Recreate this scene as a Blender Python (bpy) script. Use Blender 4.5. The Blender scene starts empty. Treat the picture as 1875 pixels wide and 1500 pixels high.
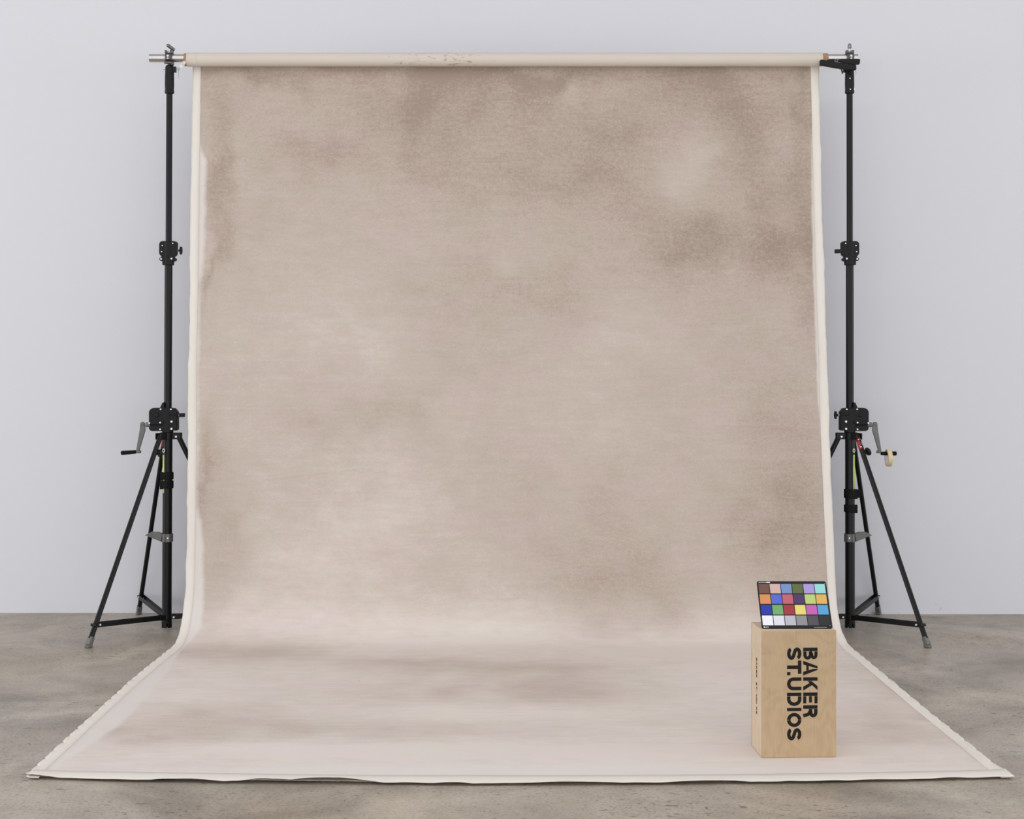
import bpy, bmesh, math, random
from mathutils import Vector, Matrix, noise
random.seed(7)
scene = bpy.context.scene
COL = scene.collection
PI = math.pi
KEY, WIN, AMB, FRONT, TOP_FILL = 50, 300, 1.0, 300, 120

# ------------------------------------------------------------------ helpers
def lin(c):
    out = []
    for v in c:
        v = v/255.0
        out.append(v/12.92 if v <= 0.04045 else ((v+0.055)/1.055)**2.4)
    return (*out, 1.0)

def newmat(name):
    m = bpy.data.materials.new(name); m.use_nodes = True
    nt = m.node_tree
    return m, nt, nt.nodes, nt.links, nt.nodes['Principled BSDF']

def simple(name, rgb, rough=0.5, metal=0.0, var=0.08, scale=30, bump=0.0, spec=0.5):
    """procedural: base colour broken up by a fine noise"""
    m, nt, N, L, B = newmat(name)
    tc = N.new('ShaderNodeTexCoord'); no = N.new('ShaderNodeTexNoise')
    no.inputs['Scale'].default_value = scale; no.inputs['Detail'].default_value = 4
    L.new(tc.outputs['Object'], no.inputs['Vector'])
    mx = N.new('ShaderNodeMix'); mx.data_type = 'RGBA'
    c = lin(rgb)
    mx.inputs['A'].default_value = tuple(max(0, v*(1-var)) for v in c[:3]) + (1,)
    mx.inputs['B'].default_value = tuple(min(1, v*(1+var)) for v in c[:3]) + (1,)
    L.new(no.outputs['Fac'], mx.inputs['Factor'])
    L.new(mx.outputs['Result'], B.inputs['Base Color'])
    B.inputs['Roughness'].default_value = rough; B.inputs['Metallic'].default_value = metal
    B.inputs['Specular IOR Level'].default_value = spec
    if bump:
        b = N.new('ShaderNodeBump'); b.inputs['Strength'].default_value = bump; b.inputs['Distance'].default_value = 0.002
        L.new(no.outputs['Fac'], b.inputs['Height']); L.new(b.outputs['Normal'], B.inputs['Normal'])
    return m

class MB:
    """collects shapes, builds ONE mesh object"""
    def __init__(s): s.bm = bmesh.new()
    def box(s, c, size, rot=None):
        r = bmesh.ops.create_cube(s.bm, size=1.0)
        M = Matrix.Translation(c) @ (rot.to_4x4() if rot else Matrix()) @ Matrix.Diagonal((*size, 1))
        bmesh.ops.transform(s.bm, matrix=M, verts=r['verts']); return s
    def cyl(s, p0, p1, r0, r1=None, seg=24):
        p0 = Vector(p0); p1 = Vector(p1); d = p1-p0
        r1 = r0 if r1 is None else r1
        r = bmesh.ops.create_cone(s.bm, cap_ends=True, segments=seg, radius1=r0, radius2=r1, depth=d.length)
        M = Matrix.Translation((p0+p1)/2) @ d.to_track_quat('Z', 'Y').to_matrix().to_4x4()
        bmesh.ops.transform(s.bm, matrix=M, verts=r['verts']); return s
    def prism(s, pts, a0, a1, axis='y'):
        """outline in the plane across axis, extruded a0..a1"""
        def P(p, a):
            return {'y': (p[0], a, p[1]), 'x': (a, p[0], p[1]), 'z': (p[0], p[1], a)}[axis]
        A = [s.bm.verts.new(P(p, a0)) for p in pts]; B = [s.bm.verts.new(P(p, a1)) for p in pts]
        n = len(pts)
        s.bm.faces.new(A); s.bm.faces.new(B[::-1])
        for i in range(n): s.bm.faces.new((A[i], B[i], B[(i+1) % n], A[(i+1) % n]))
        return s
    def bar(s, p0, p1, w, h, side=(0, 1, 0)):
        """rectangular bar: w along side, h across"""
        p0 = Vector(p0); p1 = Vector(p1); d = (p1-p0); n = d.normalized()
        u = Vector(side); u = (u - n*u.dot(n)).normalized(); v = n.cross(u)
        vs = []
        for p in (p0, p1):
            for a, b in ((-1, -1), (1, -1), (1, 1), (-1, 1)):
                vs.append(s.bm.verts.new(p + u*a*w/2 + v*b*h/2))
        for f in ((0, 1, 2, 3), (7, 6, 5, 4), (0, 4, 5, 1), (1, 5, 6, 2), (2, 6, 7, 3), (3, 7, 4, 0)):
            s.bm.faces.new([vs[i] for i in f])
        return s
    def lathe(s, p0, axis, prof, seg=32, closed=False):
        """prof: (distance along axis, radius)"""
        ax = Vector(axis).normalized(); q = ax.to_track_quat('Z', 'Y').to_matrix()
        rings = []
        for a, r in prof:
            rings.append([s.bm.verts.new(Vector(p0) + ax*a + q @ Vector((r*math.cos(2*PI*k/seg), r*math.sin(2*PI*k/seg), 0))) for k in range(seg)])
        n = len(rings)
        for i in range(n if closed else n-1):
            A = rings[i]; B = rings[(i+1) % n]
            for k in range(seg): s.bm.faces.new((A[k], A[(k+1) % seg], B[(k+1) % seg], B[k]))
        if not closed:
            s.bm.faces.new(rings[0][::-1]); s.bm.faces.new(rings[-1])
        return s
    def tube(s, path, r, seg=8):
        path = [Vector(p) for p in path]; rings = []
        for i, p in enumerate(path):
            d = (path[min(i+1, len(path)-1)] - path[max(i-1, 0)]).normalized()
            q = d.to_track_quat('Z', 'Y').to_matrix()
            rings.append([s.bm.verts.new(p + q @ Vector((r*math.cos(2*PI*k/seg), r*math.sin(2*PI*k/seg), 0))) for k in range(seg)])
        for A, B in zip(rings, rings[1:]):
            for k in range(seg): s.bm.faces.new((A[k], A[(k+1) % seg], B[(k+1) % seg], B[k]))
        s.bm.faces.new(rings[0][::-1]); s.bm.faces.new(rings[-1]); return s
    def build(s, name, mat, parent=None, bevel=0.0, shear=0.0, smooth=35, label=None):
        if shear:
            for v in s.bm.verts: v.co.x += shear*v.co.z
        bmesh.ops.recalc_face_normals(s.bm, faces=s.bm.faces)
        me = bpy.data.meshes.new(name); s.bm.to_mesh(me); s.bm.free()
        o = bpy.data.objects.new(name, me); COL.objects.link(o)
        me.materials.append(mat)
        for p in me.polygons: p.use_smooth = True
        me.set_sharp_from_angle(angle=math.radians(smooth))
        if parent: o.parent = parent
        if bevel:
            b = o.modifiers.new('bevel', 'BEVEL'); b.width = bevel; b.segments = 2; b.limit_method = 'ANGLE'
        if label: o['label'] = label
        return o

def tag(o, label, cat, group=None):
    o['label'] = label; o['category'] = cat
    if group: o['group'] = group
    return o
def thing(name, loc, label, cat, group=None):
    o = bpy.data.objects.new(name, None); COL.objects.link(o); o.location = loc
    o.empty_display_size = 0.1
    return tag(o, label, cat, group)

# ------------------------------------------------------------------ camera
CAM_Z = 1.58; F = 2739.0
cam = bpy.data.cameras.new('camera'); co = bpy.data.objects.new('camera', cam); COL.objects.link(co)
co.location = (0, 0, CAM_Z); co.rotation_euler = (PI/2, 0, 0)
cam.sensor_fit = 'HORIZONTAL'; cam.sensor_width = 36; cam.lens = 36*F/1875
cam.shift_y = -93/1875; cam.clip_start = 0.05; cam.clip_end = 100
scene.camera = co

# ------------------------------------------------------------------ materials
black = simple('black_powder_coat', (17, 17, 18), 0.42, 0.0, 0.15, 60, 0, 0.25)
black_plastic = simple('black_plastic', (19, 19, 20), 0.55, 0, 0.1, 60, 0, 0.25)
rubber = simple('black_rubber', (14, 14, 15), 0.75, 0, 0.2, 90, 0, 0.2)
chrome = simple('bright_steel', (205, 206, 208), 0.25, 1.0, 0.08, 60)
bolt_m = simple('zinc_bolt', (235, 235, 235), 0.45, 0.35, 0.05, 60)
alu = simple('brushed_aluminium', (196, 194, 190), 0.32, 1.0, 0.1, 25)
cast = simple('grey_cast_metal', (104, 104, 102), 0.5, 0.3, 0.15, 60)
hivis = simple('lime_label', (196, 228, 108), 0.5, 0, 0.05, 60)
redlab = simple('red_label', (150, 34, 42), 0.45, 0, 0.1, 60)
whitelab = simple('white_label', (225, 225, 225), 0.5, 0, 0.05, 60)
card = simple('brown_cardboard', (160, 128, 98), 0.85, 0, 0.15, 50)
masking = simple('masking_tape', (214, 194, 152), 0.6, 0, 0.06, 40)
tape_core = simple('tape_core', (198, 198, 200), 0.7, 0, 0.06, 40)
ink = simple('black_ink', (24, 22, 21), 0.6, 0, 0.5, 45, 0, 0.2)
dark_gap = simple('dark_ink_scuffs', (110, 106, 104), 0.6, 0, 0.2, 45)

def cloth_material():
    m, nt, N, L, B = newmat('painted_canvas')
    uv = N.new('ShaderNodeUVMap'); uv.uv_map = 'metres'
    def noise_tex(scale, detail=4, sx=1, sy=1, rough=0.55, dist=0.0):
        mp = N.new('ShaderNodeMapping'); mp.inputs['Scale'].default_value = (sx, sy, 1)
        n = N.new('ShaderNodeTexNoise'); n.inputs['Scale'].default_value = scale
        n.inputs['Detail'].default_value = detail; n.inputs['Roughness'].default_value = rough
        n.inputs['Distortion'].default_value = dist
        L.new(uv.outputs['UV'], mp.inputs['Vector']); L.new(mp.outputs['Vector'], n.inputs['Vector']); return n.outputs['Fac']
    def math_(op, a, b):
        n = N.new('ShaderNodeMath'); n.operation = op
        for i, v in enumerate((a, b)):
            if isinstance(v, (int, float)): n.inputs[i].default_value = v
            elif v is not None: L.new(v, n.inputs[i])
        return n.outputs[0]
    def centred(f, amp): return math_('MULTIPLY', math_('SUBTRACT', f, 0.5), amp)
    def mix(f, a, b):
        n = N.new('ShaderNodeMix'); n.data_type = 'RGBA'
        if isinstance(f, float): n.inputs['Factor'].default_value = f
        else: L.new(f, n.inputs['Factor'])
        for k, v in (('A', a), ('B', b)):
            if isinstance(v, tuple): n.inputs[k].default_value = v
            else: L.new(v, n.inputs[k])
        return n.outputs['Result']
    dens = N.new('ShaderNodeAttribute'); dens.attribute_name = 'paint_density'
    prim = N.new('ShaderNodeAttribute'); prim.attribute_name = 'primer_bare'
    D = dens.outputs['Fac']
    cloud = noise_tex(1.6, 5, 1, 1.1, 0.6, 0.6)
    mott = noise_tex(9, 5, 0.9, 1.3, 0.6)
    streak = noise_tex(3.0, 4, 1.0, 9.0, 0.6)
    grain = noise_tex(95, 3, 1, 1, 0.7)
    blot = noise_tex(34, 4, 1, 1.4, 0.7)
    # the darker the paint coat, the more its broken texture shows
    gmul = math_('MAXIMUM', math_('ADD', math_('MULTIPLY', D, 1.1), 0.30), 0.08)
    f = math_('ADD', D, centred(cloud, 0.27))
    f = math_('ADD', f, centred(mott, 0.22))
    f = math_('ADD', f, centred(streak, 0.16))
    f = math_('ADD', f, math_('MULTIPLY', centred(grain, 0.95), gmul))
    f = math_('ADD', f, math_('MULTIPLY', centred(blot, 0.85), gmul))
    # brushed, broken strokes that only show where paint is thin or pooled
    dry = noise_tex(13, 6, 0.55, 2.4, 0.72, 0.4)
    f = math_('ADD', f, centred(dry, 0.24))
    f = math_('ADD', f, 0.36)
    cl = N.new('ShaderNodeClamp'); L.new(f, cl.inputs[0])
    cr = N.new('ShaderNodeValToRGB'); el = cr.color_ramp.elements
    el[0].position = 0; el[0].color = CL_LIGHT
    el[1].position = 1; el[1].color = CL_DARK
    e = el.new(0.35); e.color = CL_MID
    e = el.new(0.72); e.color = CL_LOW
    L.new(cl.outputs[0], cr.inputs['Fac'])
    pink = noise_tex(2.3, 3, 1, 1.5)
    pr = N.new('ShaderNodeMapRange'); pr.inputs['From Min'].default_value = 0.4; pr.inputs['From Max'].default_value = 0.65
    L.new(pink, pr.inputs['Value'])
    hs = N.new('ShaderNodeMix'); hs.data_type = 'RGBA'; hs.blend_type = 'MULTIPLY'; hs.inputs['Factor'].default_value = 1.0
    tint = mix(pr.outputs[0], (0.99, 1.0, 0.975, 1), (1.01, 0.985, 1.0, 1))
    L.new(cr.outputs['Color'], hs.inputs['A']); L.new(tint, hs.inputs['B'])
    # bare primer along the borders, its boundary broken by noise
    pm = math_('ADD', prim.outputs['Fac'], centred(noise_tex(7, 5, 1, 1.0, 0.65), 0.7))
    rg = N.new('ShaderNodeMapRange'); rg.inputs['From Min'].default_value = 0.30; rg.inputs['From Max'].default_value = 0.72
    L.new(pm, rg.inputs['Value'])
    pmask = math_('MULTIPLY', rg.outputs[0], math_('GREATER_THAN', prim.outputs['Fac'], 0.02))
    out = mix(math_('MULTIPLY', pmask, 0.8), hs.outputs['Result'], CL_PRIMER)
    # a few hard specks
    v = N.new('ShaderNodeTexVoronoi'); v.inputs['Scale'].default_value = 2.1; L.new(uv.outputs['UV'], v.inputs['Vector'])
    sp = math_('LESS_THAN', v.outputs['Distance'], 0.012)
    out = mix(math_('MULTIPLY', sp, 0.6), out, lin((120, 100, 88)))
    L.new(out, B.inputs['Base Color'])
    B.inputs['Roughness'].default_value = 0.85; B.inputs['Specular IOR Level'].default_value = 0.25
    b1 = N.new('ShaderNodeBump'); b1.inputs['Strength'].default_value = 0.25; b1.inputs['Distance'].default_value = 0.0015
    L.new(blot, b1.inputs['Height'])
    b2 = N.new('ShaderNodeBump'); b2.inputs['Strength'].default_value = 0.35; b2.inputs['Distance'].default_value = 0.01
    L.new(noise_tex(1.6, 3, 0.8, 3.0, 0.5, 0.8), b2.inputs['Height']); L.new(b1.outputs['Normal'], b2.inputs['Normal'])
    # two long soft creases left from folding
    sx = N.new('ShaderNodeSeparateXYZ'); L.new(uv.outputs['UV'], sx.inputs[0])
    last = b2.outputs['Normal']
    for t0, slope, xc, xw in ((2.485, -0.115, -1.1, 0.75), (2.60, -0.035, -1.3, 0.45), (2.05, -0.01, -1.25, 0.6), (0.0, 0.0, 0.0, 0.0)):
        if xw == 0: break
        dlt = math_('SUBTRACT', sx.outputs['Y'], math_('ADD', math_('MULTIPLY', math_('SUBTRACT', sx.outputs['X'], xc-0.65), slope), t0))
        rid = math_('MAXIMUM', math_('SUBTRACT', 1.0, math_('MULTIPLY', math_('ABSOLUTE', dlt, 0), 1/0.012)), 0)
        ext = math_('MAXIMUM', math_('SUBTRACT', 1.0, math_('MULTIPLY', math_('ABSOLUTE', math_('SUBTRACT', sx.outputs['X'], xc), 0), 1/xw)), 0)
        bb = N.new('ShaderNodeBump'); bb.inputs['Strength'].default_value = 0.5; bb.inputs['Distance'].default_value = 0.003
        L.new(math_('MULTIPLY', rid, ext), bb.inputs['Height']); L.new(last, bb.inputs['Normal']); last = bb.outputs['Normal']
    L.new(last, B.inputs['Normal'])
    return m
CL_LIGHT = lin((220, 210, 203)); CL_MID = lin((194, 181, 171)); CL_LOW = lin((175, 159, 147)); CL_DARK = lin((156, 139, 127)); CL_PRIMER = lin((219, 213, 207))
canvas_m = cloth_material()
raw_m = simple('raw_cream_canvas', (225, 219, 210), 0.9, 0, 0.04, 9, 0.25, 0.2)

def roll_material():
    m, nt, N, L, B = newmat('primed_canvas_roll')
    tc = N.new('ShaderNodeTexCoord')
    n1 = N.new('ShaderNodeTexNoise'); n1.inputs['Scale'].default_value = 3
    mp = N.new('ShaderNodeMapping'); mp.inputs['Scale'].default_value = (1, 4, 4)
    L.new(tc.outputs['Object'], mp.inputs['Vector']); L.new(mp.outputs['Vector'], n1.inputs['Vector'])
    mx = N.new('ShaderNodeMix'); mx.data_type = 'RGBA'
    mx.inputs['A'].default_value = lin((203, 193, 181)); mx.inputs['B'].default_value = lin((210, 201, 189))
    L.new(n1.outputs['Fac'], mx.inputs['Factor'])
    # flecks of taupe paint that bled through, on the left half of the roll
    n2 = N.new('ShaderNodeTexNoise'); n2.inputs['Scale'].default_value = 38; n2.inputs['Detail'].default_value = 5; n2.inputs['Roughness'].default_value = 0.7
    mp2 = N.new('ShaderNodeMapping'); mp2.inputs['Scale'].default_value = (0.6, 1, 2.2)
    L.new(tc.outputs['Object'], mp2.inputs['Vector']); L.new(mp2.outputs['Vector'], n2.inputs['Vector'])
    sx = N.new('ShaderNodeSeparateXYZ'); L.new(tc.outputs['Object'], sx.inputs[0])
    cr = N.new('ShaderNodeValToRGB'); cr.color_ramp.interpolation = 'EASE'
    mr = N.new('ShaderNodeMapRange'); mr.inputs['From Min'].default_value = -2; mr.inputs['From Max'].default_value = 2
    L.new(sx.outputs['X'], mr.inputs['Value']); L.new(mr.outputs[0], cr.inputs['Fac'])
    el = cr.color_ramp.elements
    el[0].position = 0.30; el[0].color = (0, 0, 0, 1); el[1].position = 0.60; el[1].color = (0, 0, 0, 1)
    for p, v in ((0.34, 0.9), (0.43, 1.0), (0.47, 0.35), (0.53, 0.2)):
        e = el.new(p); e.color = (v, v, v, 1)
    mu = N.new('ShaderNodeMath'); mu.operation = 'MULTIPLY_ADD'; L.new(cr.outputs['Color'], mu.inputs[0]); mu.inputs[1].default_value = 0.16; L.new(n2.outputs['Fac'], mu.inputs[2])
    r2 = N.new('ShaderNodeMapRange'); r2.inputs['From Min'].default_value = 0.70; r2.inputs['From Max'].default_value = 0.80; r2.inputs['To Max'].default_value = 0.75
    L.new(mu.outputs[0], r2.inputs['Value'])
    m2 = N.new('ShaderNodeMix'); m2.data_type = 'RGBA'; L.new(r2.outputs[0], m2.inputs['Factor'])
    L.new(mx.outputs['Result'], m2.inputs['A']); m2.inputs['B'].default_value = lin((150, 128, 112))
    L.new(m2.outputs['Result'], B.inputs['Base Color'])
    B.inputs['Roughness'].default_value = 0.8; B.inputs['Specular IOR Level'].default_value = 0.25
    return m
roll_m = roll_material()

def concrete():
    m, nt, N, L, B = newmat('polished_concrete')
    tc = N.new('ShaderNodeTexCoord')
    def noi(scale, detail=5, rough=0.6, dist=0, s=(1, 1, 1)):
        mp = N.new('ShaderNodeMapping'); mp.inputs['Scale'].default_value = s
        n = N.new('ShaderNodeTexNoise'); n.inputs['Scale'].default_value = scale; n.inputs['Detail'].default_value = detail
        n.inputs['Roughness'].default_value = rough; n.inputs['Distortion'].default_value = dist
        L.new(tc.outputs['Object'], mp.inputs['Vector']); L.new(mp.outputs['Vector'], n.inputs['Vector']); return n.outputs['Fac']
    def ramp(f, stops):
        cr = N.new('ShaderNodeValToRGB'); el = cr.color_ramp.elements
        el[0].position, el[0].color = stops[0]; el[1].position, el[1].color = stops[-1]
        for p, c in stops[1:-1]:
            e = el.new(p); e.color = c
        L.new(f, cr.inputs['Fac']); return cr.outputs['Color']
    def mul(a, b, fac=1.0):
        n = N.new('ShaderNodeMix'); n.data_type = 'RGBA'; n.blend_type = 'MULTIPLY'; n.inputs['Factor'].default_value = fac
        L.new(a, n.inputs['A']); L.new(b, n.inputs['B']); return n.outputs['Result']
    base = ramp(noi(1.3, 6, 0.62, 0.8), [(0.32, FL_DARK), (0.48, FL_MID), (0.62, FL_LIGHT)])
    warm = ramp(noi(0.8, 3, 0.5, 0.3), [(0.4, (1, 1, 1, 1)), (0.65, (1.0, 0.955, 0.90, 1))])
    c = mul(base, warm)
    g = ramp(noi(7, 5, 0.7, 0.3), [(0.3, (0.87, 0.87, 0.87, 1)), (0.65, (1.06, 1.06, 1.06, 1))])
    c = mul(c, g)
    sand = ramp(noi(75, 4, 0.8), [(0.34, (0.55, 0.53, 0.50, 1)), (0.46, (1, 1, 1, 1)), (0.68, (1.2, 1.19, 1.16, 1))])
    c = mul(c, sand)
    # small dark pits, denser where a coarse noise allows
    pits = noi(40, 3, 0.6, 0.4, (0.6, 1, 1))
    dn = noi(1.1, 3, 0.6)
    ad = N.new('ShaderNodeMath'); ad.operation = 'MULTIPLY_ADD'; L.new(dn, ad.inputs[0]); ad.inputs[1].default_value = 0.35; L.new(pits, ad.inputs[2])
    pr = ramp(ad.outputs[0], [(0.80, (1, 1, 1, 1)), (0.86, (0.50, 0.47, 0.44, 1))])
    c = mul(c, pr)
    L.new(c, B.inputs['Base Color'])
    mr = N.new('ShaderNodeMapRange'); mr.inputs['To Min'].default_value = 0.30; mr.inputs['To Max'].default_value = 0.55
    L.new(noi(2.2, 4), mr.inputs['Value']); L.new(mr.outputs[0], B.inputs['Roughness'])
    B.inputs['Specular IOR Level'].default_value = 0.4
    b = N.new('ShaderNodeBump'); b.inputs['Strength'].default_value = 0.12; b.inputs['Distance'].default_value = 0.002
    L.new(noi(60, 4, 0.7), b.inputs['Height']); L.new(b.outputs['Normal'], B.inputs['Normal'])
    return m
FL_DARK = lin((137, 128, 117)); FL_MID = lin((160, 151, 139)); FL_LIGHT = lin((178, 169, 156))
concrete_m = concrete()

def wall_material():
    m, nt, N, L, B = newmat('white_painted_wall')
    tc = N.new('ShaderNodeTexCoord'); n = N.new('ShaderNodeTexNoise'); n.inputs['Scale'].default_value = 0.9; n.inputs['Detail'].default_value = 5
    L.new(tc.outputs['Object'], n.inputs['Vector'])
    mx = N.new('ShaderNodeMix'); mx.data_type = 'RGBA'; mx.inputs['A'].default_value = WALL_A; mx.inputs['B'].default_value = WALL_B
    L.new(n.outputs['Fac'], mx.inputs['Factor'])
    # scuffs near the floor
    n2 = N.new('ShaderNodeTexNoise'); n2.inputs['Scale'].default_value = 7; n2.inputs['Detail'].default_value = 6; n2.inputs['Roughness'].default_value = 0.7
    L.new(tc.outputs['Object'], n2.inputs['Vector'])
    sx = N.new('ShaderNodeSeparateXYZ'); L.new(tc.outputs['Object'], sx.inputs[0])
    mr = N.new('ShaderNodeMapRange'); mr.inputs['From Min'].default_value = 0.0; mr.inputs['From Max'].default_value = 0.35
    mr.inputs['To Min'].default_value = 0.12; mr.inputs['To Max'].default_value = 0.0; L.new(sx.outputs['Z'], mr.inputs['Value'])
    ad = N.new('ShaderNodeMath'); ad.operation = 'ADD'; L.new(n2.outputs['Fac'], ad.inputs[0]); L.new(mr.outputs[0], ad.inputs[1])
    r2 = N.new('ShaderNodeMapRange'); r2.inputs['From Min'].default_value = 0.74; r2.inputs['From Max'].default_value = 0.80; r2.inputs['To Max'].default_value = 0.35
    L.new(ad.outputs[0], r2.inputs['Value'])
    m2 = N.new('ShaderNodeMix'); m2.data_type = 'RGBA'; L.new(r2.outputs[0], m2.inputs['Factor'])
    L.new(mx.outputs['Result'], m2.inputs['A']); m2.inputs['B'].default_value = lin((150, 146, 142))
    L.new(m2.outputs['Result'], B.inputs['Base Color'])
    B.inputs['Roughness'].default_value = 0.75; B.inputs['Specular IOR Level'].default_value = 0.3
    n3 = N.new('ShaderNodeTexNoise'); n3.inputs['Scale'].default_value = 120; L.new(tc.outputs['Object'], n3.inputs['Vector'])
    b = N.new('ShaderNodeBump'); b.inputs['Strength'].default_value = 0.05; b.inputs['Distance'].default_value = 0.002
    L.new(n3.outputs['Fac'], b.inputs['Height']); L.new(b.outputs['Normal'], B.inputs['Normal'])
    return m
WALL_A = lin((214, 214, 219)); WALL_B = lin((217, 217, 222))
wall_m = wall_material()

def plywood(name, A, Bc, scale=(1, 1, 1)):
    m, nt, N, L, B = newmat(name)
    tc = N.new('ShaderNodeTexCoord')
    mp = N.new('ShaderNodeMapping'); mp.inputs['Scale'].default_value = scale
    L.new(tc.outputs['Object'], mp.inputs['Vector'])
    n = N.new('ShaderNodeTexNoise'); n.inputs['Scale'].default_value = 6; n.inputs['Detail'].default_value = 2; n.inputs['Distortion'].default_value = 0.6
    L.new(mp.outputs['Vector'], n.inputs['Vector'])
    # contour lines of a smooth noise give the rotary-cut birch figure
    mu = N.new('ShaderNodeMath'); mu.operation = 'MULTIPLY'; mu.inputs[1].default_value = 34; L.new(n.outputs['Fac'], mu.inputs[0])
    si = N.new('ShaderNodeMath'); si.operation = 'SINE'; L.new(mu.outputs[0], si.inputs[0])
    mr = N.new('ShaderNodeMapRange'); mr.inputs['From Min'].default_value = -1; mr.inputs['From Max'].default_value = 1; L.new(si.outputs[0], mr.inputs['Value'])
    n2 = N.new('ShaderNodeTexNoise'); n2.inputs['Scale'].default_value = 30; n2.inputs['Detail'].default_value = 5
    mp2 = N.new('ShaderNodeMapping'); mp2.inputs['Scale'].default_value = (6, 6, 0.7); L.new(tc.outputs['Object'], mp2.inputs['Vector'])
    L.new(mp2.outputs['Vector'], n2.inputs['Vector'])
    av = N.new('ShaderNodeMath'); av.operation = 'MULTIPLY_ADD'; L.new(mr.outputs[0], av.inputs[0]); av.inputs[1].default_value = 0.28; L.new(n2.outputs['Fac'], av.inputs[2])
    mx = N.new('ShaderNodeMix'); mx.data_type = 'RGBA'; mx.inputs['A'].default_value = lin(A); mx.inputs['B'].default_value = lin(Bc)
    L.new(av.outputs[0], mx.inputs['Factor'])
    v = N.new('ShaderNodeTexNoise'); v.inputs['Scale'].default_value = 22; v.inputs['Detail'].default_value = 5; v.inputs['Roughness'].default_value = 0.75
    L.new(tc.outputs['Object'], v.inputs['Vector'])
    r2 = N.new('ShaderNodeMapRange'); r2.inputs['From Min'].default_value = 0.70; r2.inputs['From Max'].default_value = 0.76; r2.inputs['To Max'].default_value = 0.5
    L.new(v.outputs['Fac'], r2.inputs['Value'])
    m2 = N.new('ShaderNodeMix'); m2.data_type = 'RGBA'; L.new(r2.outputs[0], m2.inputs['Factor'])
    L.new(mx.outputs['Result'], m2.inputs['A']); m2.inputs['B'].default_value = lin((140, 112, 84))
    L.new(m2.outputs['Result'], B.inputs['Base Color'])
    B.inputs['Roughness'].default_value = 0.55
    return m
ply_face = plywood('birch_plywood', (198, 173, 139), (178, 151, 116))
ply_side = plywood('birch_plywood_side', (222, 202, 177), (203, 181, 154))

# ------------------------------------------------------------------ room
b = MB(); b.box((0, 2.0, -0.05), (26, 18, 0.1)); fl = b.build('floor', concrete_m); fl['kind'] = 'structure'
WR = Matrix.Rotation(math.radians(-0.42), 3, 'Z')
b = MB(); b.box((0, 0.1, 3.2), (26, 0.2, 6.5)); wl = b.build('wall_back', wall_m); wl['kind'] = 'structure'
wl.location = (0, 9.275, 0); wl.rotation_euler = (0, 0, math.radians(-0.42))

b = MB(); b.box((0, 2.0, 5.95), (26, 18, 0.2)); ce = b.build('ceiling', simple('white_ceiling', (215, 215, 218), 0.8, 0, 0.03, 3)); ce['kind'] = 'structure'

# ------------------------------------------------------------------ painted backdrop
BAR_Y = 8.70; BAR_Z = 3.328; ROLL_Z = 3.3195
ctrl = [(8.742, 3.33), (8.742, 3.25), (8.722, 2.9), (8.69, 2.4), (8.655, 1.8), (8.62, 1.25), (8.57, 0.7), (8.53, 0.42),
        (8.47, 0.2), (8.37, 0.075), (8.25, 0.02), (8.13, 0.006), (7.8, 0.006), (7.2, 0.006), (6.6, 0.006), (6.0, 0.006), (5.53, 0.006)]
def catmull(P, n=24):
    out = []
    Q = [P[0]] + P + [P[-1]]
    for i in range(1, len(Q)-2):
        p0, p1, p2, p3 = Q[i-1:i+3]
        # centripetal-ish: scale tangents by chord to avoid overshoot
        d = math.dist(p1, p2); d0 = max(math.dist(p0, p1), 1e-6); d1 = max(math.dist(p2, p3), 1e-6)
        m1 = [(p2[k]-p0[k])/(d0+d)*d for k in (0, 1)]; m2 = [(p3[k]-p1[k])/(d1+d)*d for k in (0, 1)]
        for j in range(n):
            t = j/n; t2 = t*t; t3 = t2*t
            out.append(tuple((2*t3-3*t2+1)*p1[k]+(t3-2*t2+t)*m1[k]+(-2*t3+3*t2)*p2[k]+(t3-t2)*m2[k] for k in (0, 1)))
    out.append(P[-1]); return out
raw = catmull(ctrl)
cum = [0]
for a, c in zip(raw, raw[1:]): cum.append(cum[-1]+math.dist(a, c))
TL = cum[-1]
T_OFF = 0.01                      # path starts 1 cm above roll centre
def path_at(t):
    t = min(max(t, 0), TL)
    lo, hi = 0, len(cum)-1
    while hi-lo > 1:
        mid = (lo+hi)//2
        if cum[mid] <= t: lo = mid
        else: hi = mid
    f = (t-cum[lo])/max(cum[hi]-cum[lo], 1e-9)
    return tuple(raw[lo][k]+(raw[hi][k]-raw[lo][k])*f for k in (0, 1))
T_FLOOR = cum[11*24]
def lerp_tab(t, tab):
    if t <= tab[0][0]: return tab[0][1]
    for (a, x), (c, y) in zip(tab, tab[1:]):
        if t <= c: return x+(y-x)*(t-a)/(c-a)
    return tab[-1][1]
XL = [(0, -1.865), (2.0, -1.868), (3.2, -1.853), (3.45, -1.85), (4.4, -1.858), (TL-0.15, -1.832), (TL, -1.822)]
XR = [(0, 1.791), (1.0, 1.805), (2.1, 1.825), (3.1, 1.842), (3.5, 1.845), (5.0, 1.852), (TL-0.15, 1.868), (TL, 1.884)]
def n1(a, b=0.0, c=0.0): return noise.noise(Vector((a, b, c)))
def surf(x, t):
    y, z = path_at(t)
    fl_ = min(max((t-T_FLOOR)/0.4, 0), 1)
    if t > T_FLOOR:
        k = (8.13-(5.53+0.085*(x/1.85)**2))/(8.13-5.53)
        y = 8.13-(8.13-y)*k
    # hanging cloth: very soft folds; floor: faint ripples
    hang = 1-fl_
    y += hang*(0.006*n1(x*1.3, t*0.8, 3)+0.002*n1(x*3, t*4, 9))*min(t/0.5, 1)
    z += fl_*0.0025*(0.5+0.5*n1(x*2.1, t*3.5, 5))
    return Vector((x, y, z))
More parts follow.
